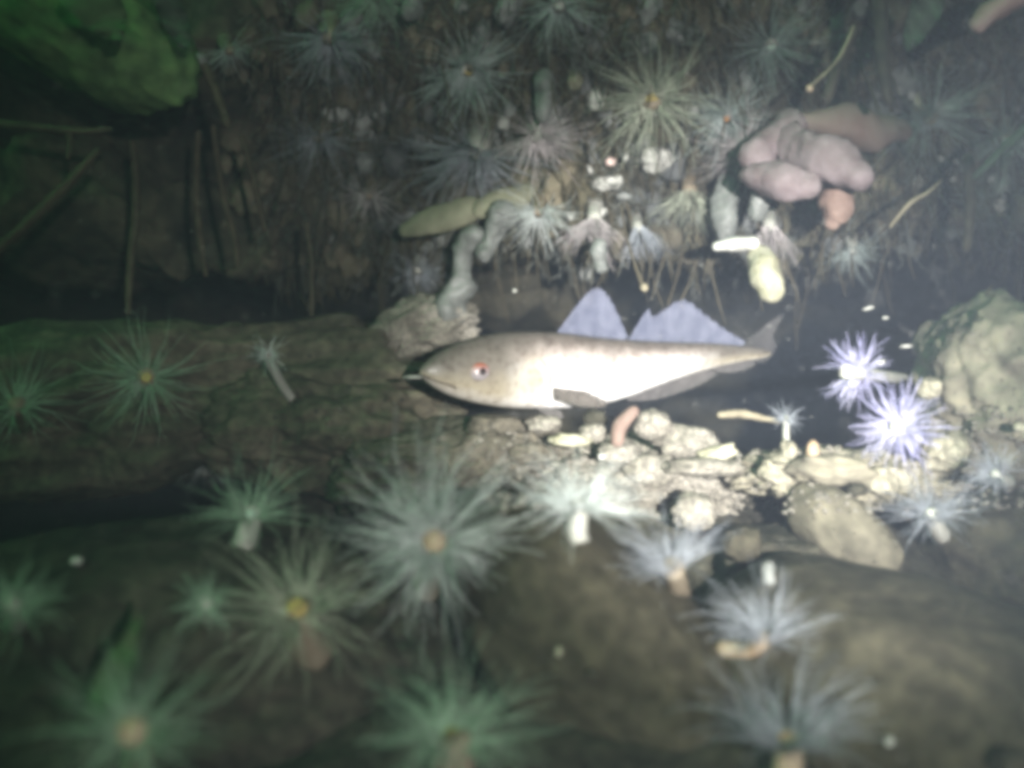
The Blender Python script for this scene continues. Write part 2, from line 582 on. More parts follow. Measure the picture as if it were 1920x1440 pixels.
def mat_fish():
    m, n, l, p = new_mat('fish_skin')
    at_ = n.new('ShaderNodeAttribute')
    at_.attribute_name = 'skin'
    sep = n.new('ShaderNodeSeparateColor')
    l.new(at_.outputs['Color'], sep.inputs[0])
    tc = n.new('ShaderNodeTexCoord')
    a = n.new('ShaderNodeTexNoise')
    a.inputs['Scale'].default_value = 60
    a.inputs['Detail'].default_value = 6
    l.new(tc.outputs['Object'], a.inputs['Vector'])
    ad = n.new('ShaderNodeMath')
    ad.operation = 'MULTIPLY_ADD'
    l.new(a.outputs['Fac'], ad.inputs[0])
    ad.inputs[1].default_value = 0.22
    l.new(sep.outputs[0], ad.inputs[2])
    r = ramp(n, [(0.10, (0.84, 0.83, 0.82)), (0.56, (0.78, 0.75, 0.73)), (0.68, (0.46, 0.40, 0.37)), (0.84, (0.16, 0.135, 0.12)), (1.0, (0.09, 0.078, 0.07))])
    l.new(ad.outputs[0], r.inputs['Fac'])
    r2 = ramp(n, [(0.10, (0.50, 0.47, 0.42)), (0.30, (0.32, 0.28, 0.205)), (0.56, (0.17, 0.15, 0.125)), (1.0, (0.085, 0.076, 0.068))])
    l.new(ad.outputs[0], r2.inputs['Fac'])
    mx = n.new('ShaderNodeMix')
    mx.data_type = 'RGBA'
    l.new(sep.outputs[1], mx.inputs['Factor'])
    l.new(r.outputs['Color'], mx.inputs['A'])
    l.new(r2.outputs['Color'], mx.inputs['B'])
    my = n.new('ShaderNodeMix')
    my.data_type = 'RGBA'
    l.new(sep.outputs[2], my.inputs['Factor'])
    l.new(mx.outputs['Result'], my.inputs['A'])
    my.inputs['B'].default_value = (0.60, 0.50, 0.22, 1)
    vm = n.new('ShaderNodeTexVoronoi')
    vm.inputs['Scale'].default_value = 120
    l.new(tc.outputs['Object'], vm.inputs['Vector'])
    rm = ramp(n, [(0.12, (0.40, 0.33, 0.28)), (0.55, (1, 1, 1))])
    l.new(vm.outputs['Distance'], rm.inputs['Fac'])
    mm = n.new('ShaderNodeMix')
    mm.data_type = 'RGBA'
    mm.blend_type = 'MULTIPLY'
    l.new(a.outputs['Fac'], mm.inputs['Factor'])
    l.new(my.outputs['Result'], mm.inputs['A'])
    l.new(rm.outputs['Color'], mm.inputs['B'])
    l.new(mm.outputs['Result'], p.inputs['Base Color'])
    p.inputs['Roughness'].default_value = 0.42
    p.inputs['Specular IOR Level'].default_value = 0.45
    v = n.new('ShaderNodeTexVoronoi')
    v.inputs['Scale'].default_value = 330
    l.new(tc.outputs['Object'], v.inputs['Vector'])
    bp = n.new('ShaderNodeBump')
    bp.inputs['Strength'].default_value = 0.12
    bp.inputs['Distance'].default_value = 0.001
    l.new(v.outputs['Distance'], bp.inputs['Height'])
    l.new(bp.outputs['Normal'], p.inputs['Normal'])
    return m


M['fish'] = mat_fish()
M['fin'] = mat_clear('fish_fin', (0.42, 0.44, 0.58), 0.62, (0.26, 0.28, 0.40), 60)
M['fin_tail'] = mat_clear('tail_membrane', (0.26, 0.25, 0.25), 0.66, (0.18, 0.17, 0.17), 90)
M['fin_pectoral'] = mat_clear('pectoral_membrane', (0.24, 0.215, 0.195), 0.35, (0.15, 0.135, 0.12), 90)
M['fin_grey'] = mat_clear('fish_fin_grey', (0.44, 0.41, 0.40), 0.78, (0.30, 0.28, 0.27), 90)
fc = at(1060, 700, fY(1060))
fish = thing('fish', fc, 'silvery brown backed cod like fish swimming left under the ledge', 'fish')
body = mesh_obj('body', V, Fc, 'fish', fish, loc=fc)
ca = body.data.color_attributes.new('skin', 'FLOAT_COLOR', 'POINT')
for i, (x, yt, yb) in enumerate(prof):
    head = max(0, min(1, (1015 - x) / 90), min(1.0, (x - 1235) / 120))
    for k in range(NS):
        s = (math.sin(2 * math.pi * k / NS) + 1) / 2          # 0 belly, 1 back
        yel = math.exp(-((x - 985) / 22) ** 2 - ((s - 0.36) / 0.18) ** 2) * 0.85
        ca.data[i * NS + k].color = (s * 0.86, head, yel, 1)


def fin(name, base, tip, mat, steps=22, rows=7, bow=0.0, off=0.0, ripple=0.0009):
    """a ray fin between a base line and an edge line given in pixels on the fish's plane"""
    B = spline(base, steps)
    T = spline(tip, steps)
    V, Fc = [], []
    for side in (0, 1):
        for i in range(steps):
            b, t = fp(*B[i], off), fp(*T[i], off + bow)
            if 0 < i < steps - 1:
                t = b + (t - b) * (1.0 + (0.02 if i % 2 else -0.025) * (1 + 0.6 * math.sin(i * 2.7)))
            for j in range(rows):
                u = j / (rows - 1)
                th = 0.0011 * (1 - u) + 0.00025
                rp = ripple * (1 if i % 2 else -1)
                V.append(b.lerp(t, u) + FN * ((th if side == 0 else -th) + rp + bow * 0.4 * math.sin(u * 2.5)))
    n1 = steps * rows
    for i in range(steps - 1):
        for j in range(rows - 1):
            a = i * rows + j
            q = (a, a + 1, a + rows + 1, a + rows)
            Fc.append(q)
            Fc.append(tuple(n1 + z for z in reversed(q)))
    edge = [i * rows for i in range(steps)] + [(steps - 1) * rows + j for j in range(1, rows)] \
        + [i * rows + rows - 1 for i in range(steps - 2, -1, -1)] + [j for j in range(rows - 2, 0, -1)]
    for a, b in zip(edge, edge[1:] + edge[:1]):
        Fc.append((a, n1 + a, n1 + b, b))
    return mesh_obj(name, V, Fc, mat, fish, loc=fp(*base[0]))


fin('dorsal_fin', [(1044, 627), (1090, 632), (1135, 637), (1172, 641)], [(1048, 618), (1108, 543), (1140, 556), (1176, 628)], 'fin', 26)
fin('dorsal_fin', [(1176, 641), (1230, 644), (1300, 647), (1392, 648)],
    [(1180, 634), (1214, 580), (1226, 592), (1278, 563), (1320, 588), (1360, 618), (1396, 640)], 'fin', 34)
fin('tail_fin', [(1396, 650), (1404, 658), (1404, 665), (1396, 675)],
    [(1440, 622), (1492, 588), (1474, 628), (1480, 650), (1460, 680)], 'fin_tail', 26, bow=-0.02)
fin('anal_fin', [(1172, 742), (1230, 722), (1290, 702), (1330, 692)],
    [(1180, 752), (1235, 748), (1300, 727), (1345, 702)], 'fin_grey', 24)
fin('anal_fin', [(1334, 690), (1360, 685), (1390, 679), (1405, 677)],
    [(1344, 698), (1375, 698), (1405, 690), (1420, 681)], 'fin_grey', 14)
fin('pectoral_fin', [(1015, 726), (1015, 734), (1016, 742), (1018, 750)],
    [(1058, 733), (1094, 752), (1086, 763), (1046, 762)], 'fin_pectoral', 18, bow=0.016, off=0.028)
fin('pelvic_fin', [(990, 760), (998, 763), (1008, 764), (1016, 764)],
    [(1000, 773), (1020, 784), (1040, 782), (1036, 770)], 'fin_grey', 14, bow=0.006, off=0.012)
# mouth: the groove between the jaws
mp = [flank(x, y, -0.0006) for x, y in spline([(789, 702), (800, 709), (816, 716), (834, 722), (846, 728)], 14)]
V, Fc = tube_geo(mp, [0.0015] * 14, 6)
M['mouth'] = mat_soft('mouth_groove', (0.05, 0.035, 0.03), (0.07, 0.05, 0.04), 60)
mesh_obj('mouth', V, Fc, 'mouth', fish, loc=mp[0])
# rear edge of the gill cover
gp = [flank(x, y, 0.0002) for x, y in spline([(985, 668), (1003, 686), (1011, 706), (1010, 726), (1000, 744), (978, 757)], 22)]
V, Fc = tube_geo(gp, [0.0003 + 0.0010 * math.sin(math.pi * i / 21) for i in range(22)], 6)
M['gill'] = mat_soft('gill_edge', (0.16, 0.13, 0.10), (0.24, 0.20, 0.15), 40)
mesh_obj('gill_cover', V, Fc, 'gill', fish, loc=gp[0])


def mat_eye():
    m, n, l, p = new_mat('eye_iris')
    tc = n.new('ShaderNodeTexCoord')
    sp = n.new('ShaderNodeSeparateXYZ')
    l.new(tc.outputs['Generated'], sp.inputs[0])
    r = ramp(n, [(0.30, (0.33, 0.30, 0.31)), (0.66, (0.36, 0.25, 0.24)), (0.84, (0.34, 0.11, 0.07))])
    l.new(sp.outputs['Z'], r.inputs['Fac'])
    l.new(r.outputs['Color'], p.inputs['Base Color'])
    p.inputs['Roughness'].default_value = 0.15
    return m


M['iris'] = mat_eye()
M['pupil'] = mat_soft('eye_pupil', (0.02, 0.012, 0.012), (0.03, 0.02, 0.02), 40, 0.08, spec=0.6)
ec = flank(884, 697, -0.002)
sc = fY(884) / F
vs, fs = ico(4)
EV = [ec + t0 * v.x * 20 * sc + FN * v.y * 0.0075 + Vector((0, 0, 1)) * v.z * 17 * sc for v in vs]
eye = mesh_obj('eye', EV, fs, 'iris', fish, loc=ec)
pc = ec + FN * 0.0052 + t0 * 0.0002
EV = [pc + t0 * v.x * 9 * sc + FN * v.y * 0.0028 + Vector((0, 0, 1)) * v.z * 8.5 * sc for v in vs]
mesh_obj('pupil', EV, fs, 'pupil', eye, loc=pc)


# ------------------------------------------------------------------ anemones
def anemone(px, py, r, fan, tent, disc, column, label, n=90, m=0.55, Y=None, base=None, lift=0.045, tmin=15, tmax=95, wid=1.0,
            colr=0.13, seed=None, curl=35, dr=0.15, group='sea anemones'):
    """disc seen at (px,py); tentacles about r pixels long leaning to the image direction fan (x right, y up)"""
    rnd = random.Random(seed if seed is not None else int(px * 13 + py * 7))
    fx, fy = fan
    fl = math.hypot(fx, fy) or 1.0
    if base is None:
        base = (px - fx / fl * 0.30 * r, py + fy / fl * 0.30 * r)
    bp_, bn = hit(*base)
    Yd = Y if Y is not None else max(bp_.y - lift, 0.45)
    c = at(px, py, Yd)
    s = Yd / F
    R = r * s
    toward = -c.normalized()
    lat = Vector((fx, 0, fy))
    ax = (toward * (1 - m) + lat * m)
    ax.normalize()
    t = thing('sea_anemone', bp_, label, 'anemone', group)
    # column from the rock to the disc
    cr = colr * R
    mid = (bp_ - bn * 0.01).lerp(c, 0.5) - ax * 0.10 * (c - bp_).length
    pts = spline([tuple(bp_ + toward * -0.004), tuple(mid), tuple(c - ax * cr * 0.35), tuple(c)], 12)
    rad = [cr * (1.25 - 0.35 * i / 11 + 0.10 * math.sin(math.pi * i / 11)) for i in range(12)]
    v, f = tube_geo(pts, rad, 12, 0.12, rnd.random() * 50)
    mesh_obj('column', v, f, column, t, loc=bp_)
    # oral disc: a shallow lobed dome with a mouth dimple
    u, w = frame(ax)
    dv, df = [c + ax * cr * 0.12], []
    RN, RA = 5, 20
    for i in range(1, RN + 1):
        q = i / RN
        for k in range(RA):
            a = 2 * math.pi * k / RA
            rr = 0.62 * dr * R * q * (1 + 0.07 * math.sin(5 * a + px))
            h = cr * (0.12 + 0.5 * math.sin(q * math.pi) * 0.9 - 0.25 * q)
            dv.append(c + (u * math.cos(a) + w * math.sin(a)) * rr + ax * h)
    for k in range(RA):
        df.append((0, 1 + k, 1 + (k + 1) % RA))
        for i in range(RN - 1):
            a, b = 1 + i * RA + k, 1 + i * RA + (k + 1) % RA
            df.append((a, a + RA, b + RA, b))
    mesh_obj('oral_disc', dv, df, disc, t, loc=c)
    # tentacle crown, one mesh: far too fine and too many to pick apart
    tv, tf = [], []
    SEG, SD = 9, 4
    ph0 = rnd.random() * 6.28
    gap = [rnd.uniform(0, 6.28) for _ in range(3)]
    n = int(n * 2.4)
    sway = Vector((rnd.uniform(-.5, .5), rnd.uniform(-.2, .2), rnd.uniform(-.45, .25)))
    for i in range(n):
        inner = i % 3 == 0
        ph = ph0 + i * 2.39996 + rnd.uniform(-0.25, 0.25)
        if any(abs((ph - g + math.pi) % (2 * math.pi) - math.pi) < 0.16 for g in gap) and rnd.random() < 0.75:
            continue
        th = math.radians(tmin + (tmax - tmin) * rnd.random() ** 0.75)
        L = R * rnd.uniform(0.5, 1.2) * (0.85 + 0.35 * noise.noise(Vector((ph * 1.2, px, py))))
        if inner:
            th *= 0.7
            L *= 0.42
        rd = u * math.cos(ph) + w * math.sin(ph)
        p = c + rd * dr * R * rnd.uniform(0.5, 1.0)
        bend = math.radians(curl) * rnd.uniform(-0.5, 1.5)
        tw = rnd.uniform(-0.6, 0.6)
        wv = rnd.uniform(0, 6.28)
        w0 = max(0.0066 * R, 0.00048) * wid * rnd.uniform(0.75, 1.25)
        pts, rads = [], []
        sd = ax.cross(rd)
        for j in range(SEG):
            q = j / (SEG - 1)
            a = th + bend * q
            d = ax * math.cos(a) + rd * math.sin(a) + sd * (tw * q + 0.24 * q * math.sin(wv + q * 6))
            d += (sway + noise.noise_vector(Vector((ph * 1.1, th * 1.5, px))) * 0.9) * q * 0.6
            pts.append(p.copy())
            rads.append(w0 * (1 - 0.78 * q))
            p += d.normalized() * (L / (SEG - 1))
        v, f = tube_geo(pts, rads, SD, cap=False)
        k = len(tv)
        tv += v
        tf += [tuple(z + k for z in q) for q in f]
    o = mesh_obj('tentacle_crown', tv, tf, tent, t, loc=c)
    o['kind'] = 'stuff'
    return t


A = anemone
DN, UP, LF, RT = (0, -1), (0, 1), (-1, 0), (1, 0)
# on the ledge
A(616, 72, 125, (0, -1), 't_blue', 'd_orange', 'c_brown', 'blue grey anemone with a bright orange centre at upper left of the ledge', 100, 0.65, dr=0.12)
A(708, -8, 120, (0, -1), 't_green', 'd_teal', 'c_grey', 'green tinted anemone cut by the top edge beside a pale sea squirt', 100, 0.7)
A(878, 132, 118, (0.15, -0.5), 't_teal', 'd_yellow', 'c_grey', 'full round teal grey anemone with a small yellow centre on the ledge', 130, 0.4, wid=1.3)
A(598, 258, 100, (-0.1, -1), 't_blue', 'd_orange', 'c_brown', 'faint anemone with a dull orange centre below the bright orange one', 70, 0.7)
A(890, 287, 160, (-0.25, -0.9), 't_blue', 'd_tan', 'c_grey', 'wide blue grey anemone fanning down over the two olive sponges', 110, 0.72, tmax=85)
A(1006, 256, 110, (0.35, -0.75), 't_pink', 'd_tan', 'c_grey', 'pinkish grey anemone beside the white specks spreading to the right', 110, 0.6, wid=1.2)
A(1048, 12, 105, (0, -0.7), 't_teal', 'd_teal', 'c_grey', 'dim teal anemone at the top edge above the brown silt', 80, 0.5)
A(1222, 188, 140, (0, -0.3), 't_olive', 'd_yellow', 'c_brown', 'olive grey anemone with a yellow centre and long spread tentacles', 130, 0.35)
A(1363, 222, 110, (-0.2, -0.5), 't_teal', 'd_orange', 'c_grey', 'teal grey anemone with a tiny orange dot left of the pink coral', 110, 0.5, wid=1.2, dr=0.10)
A(1398, 275, 120, (0.35, -0.5), 't_pink', 'd_orange', 'c_grey', 'pinkish anemone with an orange centre overlapping the pink coral', 110, 0.5, dr=0.11, lift=0.07)
A(1446, 86, 115, (0, 0.1), 't_teal', 'd_teal', 'c_grey', 'faint grey anemone with a pale centre high on the silty ledge', 80, 0.3)
A(1745, 222, 135, (0.5, -0.6), 't_teal', 'd_yellow', 'c_brown', 'teal anemone with yellow rim at the upper right of the ledge', 110, 0.55)
A(692, 366, 80, (0, -1), 't_pink', 'd_tan', 'c_brown', 'small dim anemone left of the olive sponges', 60, 0.7)
A(1010, 398, 90, (0, -0.9), 't_grey', 'd_orange', 'c_brown', 'grey anemone with an orange brown top right of the olive sponges', 80, 0.7)
A(1115, 412, 90, (-0.1, -1), 't_pink', 'd_pink', 'c_white', 'pale pink anemone hanging down left of the thin stem', 90, 0.85, tmax=55, wid=1.3, curl=5)
A(1196, 428, 75, (0.25, -1), 't_blue', 'd_pink', 'c_grey', 'pale blue grey anemone fanning down beside the thin hanging stem', 70, 0.9, tmax=40, wid=1.5, curl=0)
A(1292, 362, 100, (-0.1, -1), 't_olive', 'd_pink', 'c_brown', 'grey green anemone with a pink centre hanging at the ledge lip', 80, 0.8, tmax=60)
A(1442, 425, 90, (0.1, -1), 't_pink', 'd_pink', 'c_grey', 'pinkish anemone hanging just above the yellow sponge', 70, 0.9, tmax=40, curl=0)
A(785, 508, 75, (0, -0.6), 't_blue', 'd_teal', 'c_grey', 'small bluish anemone above the snout of the fish', 70, 0.6)
A(1600, 470, 80, (0.2, -0.8), 't_teal', 'd_teal', 'c_grey', 'small dim grey anemone under the ledge right of the yellow sponge', 50, 0.7)
A(1885, 262, 110, (0, -0.5), 't_teal', 'd_teal', 'c_brown', 'dim green anemone cut by the right edge of the photo', 60, 0.5)
A(430, 95, 80, (0.3, -0.9), 't_teal', 'd_teal', 'c_brown', 'very dim anemone beside the white tipped stalk', 40, 0.7)
# left side
A(275, 708, 135, (-0.2, 0.25), 't_green', 'd_yellow', 'c_brown', 'green anemone with a yellow centre on the long dark boulder', 70, 0.35, lift=0.09)
A(32, 758, 125, (-0.1, 0.7), 't_green', 'd_yellow', 'c_brown', 'green anemone with a yellow centre cut by the left edge', 70, 0.5, lift=0.12)
A(502, 668, 48, (0.2, 0.8), 't_grey', 'd_white', 'c_grey', 'tiny pale anemone on a slanting stalk on the dark boulder', 40, 0.5, base=(548, 748), colr=0.16)
A(385, 864, 70, (0, 0.1), 't_teal', 'd_teal', 'c_grey', 'small teal anemone at the foot of the dark boulder', 60, 0.3, lift=0.06)
A(470, 965, 135, (0.1, 1), 't_green', 'd_teal', 'c_grey', 'pale green anemone fanning upward left of the largest anemone', 70, 0.65, Y=0.95, base=(450, 1030))
A(557, 1140, 205, (-0.05, 0.8), 't_olive', 'd_yellow', 'c_brown', 'olive anemone with a glowing yellow centre at lower left', 80, 0.45, Y=0.84, base=(590, 1230), tmax=110, dr=0.17, colr=0.15)
A(815, 1015, 215, (0, 0.3), 't_grey', 'd_tan', 'c_orange', 'largest pale grey anemone in the foreground with starry tentacles', 150, 0.35, Y=0.86, base=(800, 1110), tmax=112, wid=1.15, colr=0.11, dr=0.12)
A(1085, 950, 150, (-0.05, 0.8), 't_grey', 'd_white', 'c_grey', 'grey anemone on a short bright white column right of the largest one', 100, 0.7, Y=0.87, base=(1088, 1020), tmax=100, colr=0.11)
A(1262, 1062, 135, (-0.2, 1), 't_blue', 'd_teal', 'c_brown', 'blue grey anemone fanning upward below the rubble rock', 80, 0.75, Y=0.88, base=(1272, 1085), tmax=80)
A(1432, 1195, 145, (0.1, 1), 't_blue', 'd_orange', 'c_orange', 'grey anemone with a short orange column lying on its left', 90, 0.75, Y=0.84, base=(1350, 1216), tmax=75, colr=0.10, dr=0.12)
A(1478, 1395, 200, (-0.05, 1), 't_blue', 'd_tan', 'c_orange', 'large blue grey anemone opening upward at the bottom right', 110, 0.78, Y=0.76, base=(1470, 1500), tmax=70, colr=0.12)
A(850, 1385, 215, (0, 0.9), 't_green', 'd_yellow', 'c_brown', 'green grey anemone with a yellow base at the bottom edge', 80, 0.6, Y=0.74, base=(845, 1480), tmax=95, colr=0.17, dr=0.18)
A(248, 1372, 200, (-0.3, 0.4), 't_green', 'd_orange', 'c_orange', 'blurred green anemone with an orange centre in the lower left corner', 80, 0.4, Y=0.66, base=(250, 1440), tmax=105, dr=0.18)
A(388, 1135, 75, (0, 0.6), 't_green', 'd_teal', 'c_grey', 'small green anemone left of the yellow centred one', 50, 0.5, lift=0.05)
A(25, 1135, 120, (0, 0.6), 't_green', 'd_teal', 'c_grey', 'dark green blurred anemone at the left edge below the boulder', 50, 0.5, lift=0.08)
# right side, in the beam
A(1612, 700, 84, (-0.75, 0.15), 't_white', 'd_white', 'c_grey', 'bright lavender anemone fanning left over open water', 85, 0.62, Y=1.10, base=(1700, 700), tmax=85, wid=1.5)
A(1682, 800, 90, (-0.45, 0.1), 't_white', 'd_white', 'c_white', 'glaring white anemone below the lavender one', 100, 0.45, Y=1.06, base=(1720, 860), tmax=95, wid=1.6, dr=0.18)
A(1748, 965, 110, (-0.1, 0.9), 't_blue', 'd_pink', 'c_white', 'blue white anemone fanning upward between the right boulders', 80, 0.65, Y=1.04, base=(1765, 1000), tmax=90)
A(1868, 890, 70, (-0.4, 0.6), 't_blue', 'd_white', 'c_white', 'small bluish anemone on the right boulder', 60, 0.6, Y=1.05, base=(1890, 900), tmax=85, wid=1.3)
A(1474, 786, 42, (0.3, 0.9), 't_blue', 'd_white', 'c_grey', 'tiny pale anemone at the end of a horizontal tube', 35, 0.6, Y=1.20, base=(1490, 880))


# ------------------------------------------------------------------ lobes, squirts, sponges, stalks
def lobe(name, label, cat, pts, mat, Y=None, lift=0.05, wob=0.45, parent=None, flat=1.0, n=30, sides=24, group=None, seed=0):
    """smooth lobe through pixel points (px, py, half width px)"""
    if Y is None:
        Y = hit(pts[0][0], pts[0][1])[0].y - lift
    P = [at(p[0], p[1], (Y if len(p) < 4 else p[3])) for p in pts]
    Rr = [p[2] * Y / F for p in pts]
    P, Rr = round_ends(P, Rr, n)
    v, f = tube_geo(P, Rr, sides, wob, seed or (pts[0][0] * 0.37 + pts[0][1]), flat)
    o = mesh_obj(name, v, f, mat, parent, loc=P[4])
    if parent is None:
        tag(o, label, cat, group)
    return o


cr_ = at(1560, 270, 1.30)
cor = thing('soft_coral', cr_, 'pink lobed soft coral hanging in a fat cluster from the ledge', 'coral')
lobe('lobe', None, None, [(1490, 268, 38, 1.30), (1540, 292, 42, 1.27), (1610, 328, 30, 1.25)], 'coral', 1.27, parent=cor)
lobe('lobe', None, None, [(1420, 330, 34, 1.30), (1470, 345, 32, 1.27), (1515, 350, 24, 1.26)], 'coral', 1.27, parent=cor)
lobe('lobe', None, None, [(1480, 240, 34, 1.33), (1420, 290, 36, 1.31)], 'coral', 1.31, parent=cor)
lobe('lobe', None, None, [(1560, 340, 32, 1.33), (1572, 385, 30, 1.30), (1560, 415, 17, 1.30)], 'coral_brown', 1.30, parent=cor)
lobe('sponge', 'wide red brown sponge above the pink soft coral', 'sponge', [(1510, 228, 18, 1.33), (1570, 232, 36, 1.33), (1640, 245, 38, 1.34), (1690, 248, 20, 1.35)], 'sponge_r', 1.33, seed=3)
lobe('sponge', 'pale yellow finger sponge hanging into the gap', 'sponge', [(1424, 478, 22, 1.33), (1436, 515, 28, 1.31), (1446, 545, 24, 1.30)], 'sponge_y', 1.3, wob=0.35, seed=5)
lobe('sponge', 'olive flat sponge lobe pointing to the lower left', 'sponge', [(882, 392, 24), (820, 412, 27), (762, 432, 14)], 'sponge_o', None, 0.09, 0.15, flat=0.5)
lobe('sponge', 'olive flat sponge lobe right of its twin', 'sponge', [(905, 392, 20), (950, 378, 28), (988, 362, 20)], 'sponge_o', None, 0.09, 0.15, flat=0.5)
lobe('shell', 'white elongated shell at the lip of the ledge', 'shell', [(1344, 462, 9), (1375, 458, 14), (1412, 456, 13)], 'shell', 1.33, wob=0.2)
lobe('sea_squirt', 'tall pale grey sea squirt with a rounded top on the ledge', 'sea squirt', [(1018, 215, 16), (1022, 180, 21), (1022, 148, 20)], 'squirt', None, 0.06)
lobe('sea_squirt', 'pale sea squirt at the top edge beside the green anemone', 'sea squirt', [(775, -6, 20), (768, 18, 22)], 'squirt', None, 0.06)
lobe('sea_squirt', 'grey hanging sea squirt tube above the forehead of the fish', 'sea squirt', [(884, 450, 30), (866, 505, 22), (858, 540, 26), (846, 580, 32)], 'squirt', 1.45, wob=0.8)
lobe('sea_squirt', 'grey hanging sea squirt below the olive sponges', 'sea squirt', [(944, 405, 30), (928, 440, 20), (912, 474, 20)], 'squirt', None, 0.07, 0.8)
lobe('sea_squirt', 'plump pale grey sea squirt above the white shell', 'sea squirt', [(1362, 350, 24), (1358, 400, 32), (1362, 435, 20)], 'squirt', None, 0.07)
lobe('sea_squirt', 'small pale sea squirt left of the pink hanging anemone', 'sea squirt', [(1424, 372, 16), (1420, 400, 16)], 'squirt', 1.33, 0.07)
lobe('sea_squirt', 'bluish hanging sea squirt tip below the pale pink anemone', 'sea squirt', [(1122, 462, 15), (1126, 500, 13)], 'squirt', 1.38, 0.05)
lobe('sea_squirt', 'pale blue tipped sea squirt standing above the lower right anemone', 'sea squirt', [(1440, 1086, 13), (1442, 1064, 12)], 'squirt', None, 0.015)
lobe('soft_coral', 'pinkish red coral finger cut by the upper right corner', 'coral', [(1836, 42, 18, 1.14), (1880, 8, 26, 1.14), (1940, -30, 30, 1.14)], 'pinkred', 1.14)
lobe('worm', 'orange curved finger lying on the rubble below the belly', 'worm', [(1158, 826, 13), (1162, 800, 15), (1188, 772, 11)], 'orange_arm', 1.19, wob=0.1)
lobe('sponge', 'small orange tip on the crusty rock', 'sponge', [(1522, 862, 11), (1524, 836, 11)], 'c_orange', 1.14)
lobe('sponge', 'small yellow patch on the right boulder', 'sponge', [(1908, 800, 8), (1920, 802, 8)], 'sponge_y', 1.10)
lobe('tube_worm', 'pale horizontal tube lying in the gap below the tail', 'tube', [(1350, 778, 6), (1390, 776, 8), (1440, 786, 5), (1474, 792, 4)], 'stalk_pale', 1.22, wob=0.2)


def stalk(label, pts, mat, Y=None, lift=0.10, cat='stalk', name='stalk', group='stalks hanging under the ledge', tip=None):
    if Y is None:
        Y = hit(pts[0][0], pts[0][1])[0].y - lift
    P = [at(p[0], p[1], Y) for p in pts]
    Rr = [p[2] * Y / F for p in pts]
    P, Rr = round_ends(P, Rr, 20)
    v, f = tube_geo(P, Rr, 7, 0.3, pts[0][0])
    if tip:
        t = thing(name, P[0], label, cat, group)
        mesh_obj('stem', v, f, mat, t, loc=P[0])
        q = at(tip[0], tip[1], Y)
        r = tip[2] * Y / F
        tv, tf = blob(q, r, r, r, seed=pts[0][0], amp=0.2, sub=3)
        mesh_obj('tip', tv, tf, tip[3], t, loc=q)
        return t
    o = mesh_obj(name, v, f, mat, loc=P[0])
    return tag(o, label, cat, group)


stalk('longest vertical brown stalk hanging at far left', [(250, 270, 8), (256, 380, 8), (246, 480, 8), (240, 585, 6)], 'stalk', 1.28)
stalk('thin brown stalk hanging second from the left', [(372, 250, 6), (368, 360, 6), (376, 450, 7), (386, 515, 5)], 'stalk', 1.32)
stalk('curved brown stalk with a hooked lower end', [(400, 240, 6), (415, 350, 6), (438, 440, 7), (446, 498, 5)], 'stalk', 1.30)
stalk('short slanting stalk between the dark hollow and dim anemones', [(455, 260, 6), (478, 350, 6), (496, 430, 5)], 'stalk', 1.33)
stalk('thin stalk hanging alone left of the grey sea squirts', [(575, 420, 5), (584, 500, 5), (584, 590, 4)], 'stalk', 1.38)
stalk('horizontal olive stalk at the left edge', [(-30, 228, 8), (80, 240, 8), (150, 246, 7), (205, 242, 5)], 'stalk', 1.15)
stalk('diagonal brown stalk rising from the left edge', [(-30, 490, 9), (60, 410, 9), (130, 340, 9), (182, 285, 6)], 'stalk', 1.15)
stalk('short stub hanging from the horizontal olive stalk', [(130, 244, 6), (132, 270, 6), (128, 295, 5)], 'stalk', 1.15)
stalk('slanting brown stalk with a white tip at upper left', [(425, 230, 9), (408, 180, 9), (382, 122, 8)], 'stalk', 1.22, tip=(377, 112, 13, 'squirt'))
stalk('dark upright stem at the upper right', [(1646, -40, 16), (1652, 60, 15), (1656, 130, 14), (1668, 190, 8)], 'stalk_dark', 1.2)
stalk('dark slanting stem left of the upright stem', [(1600, 60, 11), (1575, 110, 13), (1550, 185, 11)], 'stalk_dark', 1.25)
stalk('thin pale slanting stem with an orange end above the coral', [(1600, 50, 3), (1580, 96, 4), (1558, 126, 3), (1522, 160, 4)], 'stalk_pale', 1.22, tip=(1518, 166, 7, 'c_orange'))
stalk('short pale stick lying diagonally right of the coral', [(1670, 424, 3), (1705, 382, 5), (1738, 362, 4), (1765, 338, 2)], 'stalk_pale', 1.28)
stalk('thin stem with a pale end hanging into the gap above the fins', [(1165, 385, 2), (1174, 440, 2.2), (1190, 495, 3), (1203, 530, 5)], 'stalk', 1.33, tip=(1208, 539, 8, 'stalk_pale'))
stalk('grey upright stalk at right under the ledge', [(1815, 300, 12), (1820, 390, 11), (1812, 465, 8)], 'stalk', 1.33)
stalk('dim slanting stalk right of the yellow rimmed anemone', [(1925, 240, 10), (1880, 280, 10), (1830, 330, 7)], 'weed_pale', 1.2)


